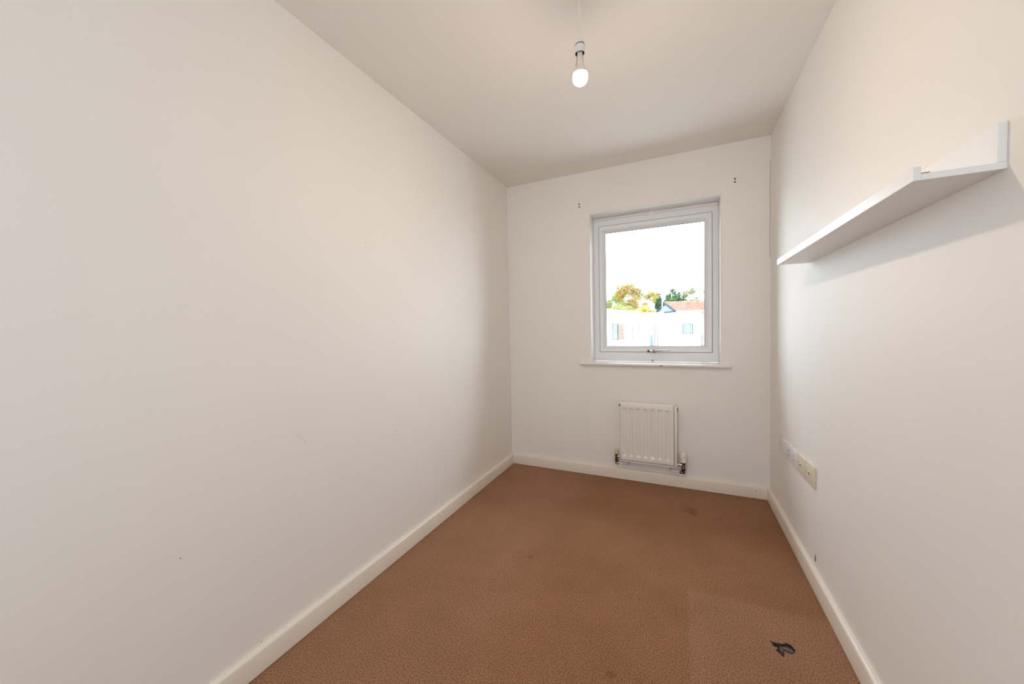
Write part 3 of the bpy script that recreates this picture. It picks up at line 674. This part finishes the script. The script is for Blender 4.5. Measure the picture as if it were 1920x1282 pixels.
out_window(Hs, 0.95, 2.42, 0.10+zoff, 1.47+zoff, 2, y=-0.02, t=0.09)
lobj('gutter', B(0, LH, -0.38, -0.28, EV-0.12, EV-0.03), 'white_render', Hs)
railing(Hs, 0.80, 2.6, -0.9, -2.4+zoff, -0.02+zoff, 2)
lobj('drainpipe', tube(bmesh.new(), [(3.55, -0.08, 0), (3.55, -0.08, 2), (3.55, -0.08, -0.05+zoff)], 0.06, 8), 'rail', Hs)
lobj('drainpipe', tube(bmesh.new(), [(3.80, -0.08, 0), (3.80, -0.08, 2), (3.80, -0.08, -0.05+zoff)], 0.045, 8), 'rail', Hs)
pier = lobj('brick_pier', B(3.62, 4.6, -0.10, 0.0, 0, EV-0.1), 'brick', Hs)

def tree(name, label, x, y, top, rx_, rz_, m, n, low=None, seed=0, conic=False, leaf=0.34, group='trees beyond the rooftops'):
    r = random.Random(seed)
    t = thing(name, label, 'tree', (x, y, GZ), group=None)
    zc = top-rz_-GZ
    o = obj('trunk', tube(bmesh.new(), [(0, 0, 0), (0.1, 0.05, zc*0.5), (0, 0, zc)], [0.35, 0.26, 0.12], 8), 'bark'); o.parent = t
    blobs = []
    nb = 16
    for k in range(nb):
        a = r.uniform(0, 2*math.pi); u = r.uniform(-0.85, 0.75)
        rr = math.sqrt(max(0.05, 1-u*u))*(0.62 if not conic else 0.6*(1-(u+1)/2)+0.08)
        blobs.append((rx_*rr*math.cos(a), rx_*rr*math.sin(a), zc+rz_*u*0.78, r.uniform(0.30, 0.46)))
    if not conic: blobs.append((0, 0, zc+rz_*0.66, 0.36))
    else: blobs.append((0, 0, zc+rz_*0.8, 0.2))
    V = []; F = []
    for k in range(int(n*2.6)):
        b = r.choice(blobs)
        v = Vector((r.gauss(0, 1), r.gauss(0, 1), r.gauss(0, 1))).normalized()*(r.random()**0.4)
        c = Vector((b[0]+v.x*rx_*b[3], b[1]+v.y*rx_*b[3], b[2]+v.z*min(rz_, rx_)*b[3]))
        q = Vector((r.gauss(0, 1), r.gauss(0, 1), r.gauss(0, 1))).normalized(); w_ = q.cross(Vector((0.3, 0.5, 0.8))).normalized(); h_ = q.cross(w_)
        s = leaf*r.uniform(0.5, 1.1); i0 = len(V)
        V += [tuple(c-w_*s*0.5), tuple(c+h_*s*0.32+q*0.05), tuple(c+w_*s*0.5), tuple(c-h_*s*0.32+q*0.05)]
        F.append((i0, i0+1, i0+2, i0+3))
    me = bpy.data.meshes.new('crown'); me.from_pydata(V, [], F); me.update(); me.materials.append(M[m])
    o = bpy.data.objects.new('crown', me); C.objects.link(o); o.parent = t; o['kind'] = 'stuff'
    return t
tree('autumn_tree', 'tall broad golden autumn tree rising above the other trees', -10.6, 88, 11.9, 4.3, 5.2, 'leaf_gold', 5200, seed=1)
tree('autumn_tree', 'yellow autumn tree just right of the tallest golden tree', -6.3, 99, 11.1, 2.8, 4.6, 'leaf_yellow', 3000, seed=2)
tree('lime_tree', 'pale lime-green tree at the left edge of the view', -15.2, 99, 10.8, 3.0, 4.6, 'leaf_pale', 3000, seed=3)
tree('yellow_bush', 'low pale yellow bush in front of the golden tree', -11.5, 78, 6.2, 4.2, 3.2, 'leaf_pale', 3000, seed=4, leaf=0.30)
tree('yellow_bush', 'low golden bush between the yellow tree and the slate gable', -5.9, 72, 5.2, 3.0, 2.8, 'leaf_yellow', 2200, seed=5, leaf=0.30)
tree('evergreen_tree', 'narrow dark evergreen tree behind the aerial mast', -3.7, 86, 8.7, 1.5, 3.8, 'leaf_dark', 1500, seed=6, conic=True)
tree('green_tree', 'rounded mid-green tree behind the slate gable', -1.1, 93, 10.2, 2.3, 3.2, 'leaf_green', 2600, seed=7)
tree('evergreen_tree', 'small dark evergreen between two tree crowns above the tiled roof', 1.2, 98, 9.7, 1.0, 2.6, 'leaf_dark', 900, seed=8, conic=True)
tree('olive_tree', 'olive-green tree with rounded crown above the tiled roof', 2.75, 91, 10.0, 2.3, 3.4, 'leaf_olive', 2600, seed=9)
tree('lime_tree', 'pale lime-green tree at the right edge of the view', 6.0, 100, 10.1, 2.6, 3.4, 'leaf_pale', 2400, seed=10)
tree('yellow_bush', 'yellowish bush showing just above the roof ridge', 0.5, 86, 6.7, 2.6, 2.4, 'leaf_olive', 1800, seed=11, leaf=0.30)
tree('green_tree', 'green tree right of the view, beyond the tiled roof', 11.0, 95, 9.5, 3.5, 4.4, 'leaf_green', 2600, seed=12)
tree('autumn_tree', 'golden tree left of the view, beyond the white block', -22.0, 92, 10.5, 4.0, 5.0, 'leaf_gold', 3000, seed=13)

# more of the street, right of the view
bC = thing('white_block', 'white flat-roofed block far right outside, beyond the gabled house', 'building'); place(bC, (17.0, 66.0, GZ), math.radians(8))
lobj('wall', B(0, 16, 0, 8, 0, 2.9+zoff), 'white_render', bC)
lobj('parapet', B(-0.05, 16.05, -0.06, 0.35, 2.88+zoff, 3.08+zoff, bev=0.02), 'white_render', bC)
for k in range(4): out_window(bC, 1.5+3.7*k, 3.0+3.7*k, 0.1+zoff, 1.5+zoff, 2, y=-0.02, t=0.09)
tree('autumn_tree', 'golden tree far right of the view, behind the far white block', 24.0, 95, 11.0, 4.0, 5.0, 'leaf_gold', 2600, seed=14)
tree('lime_tree', 'pale lime-green tree right of the view, beside the far white block', 17.5, 98, 10.0, 3.2, 4.4, 'leaf_pale', 2400, seed=15)
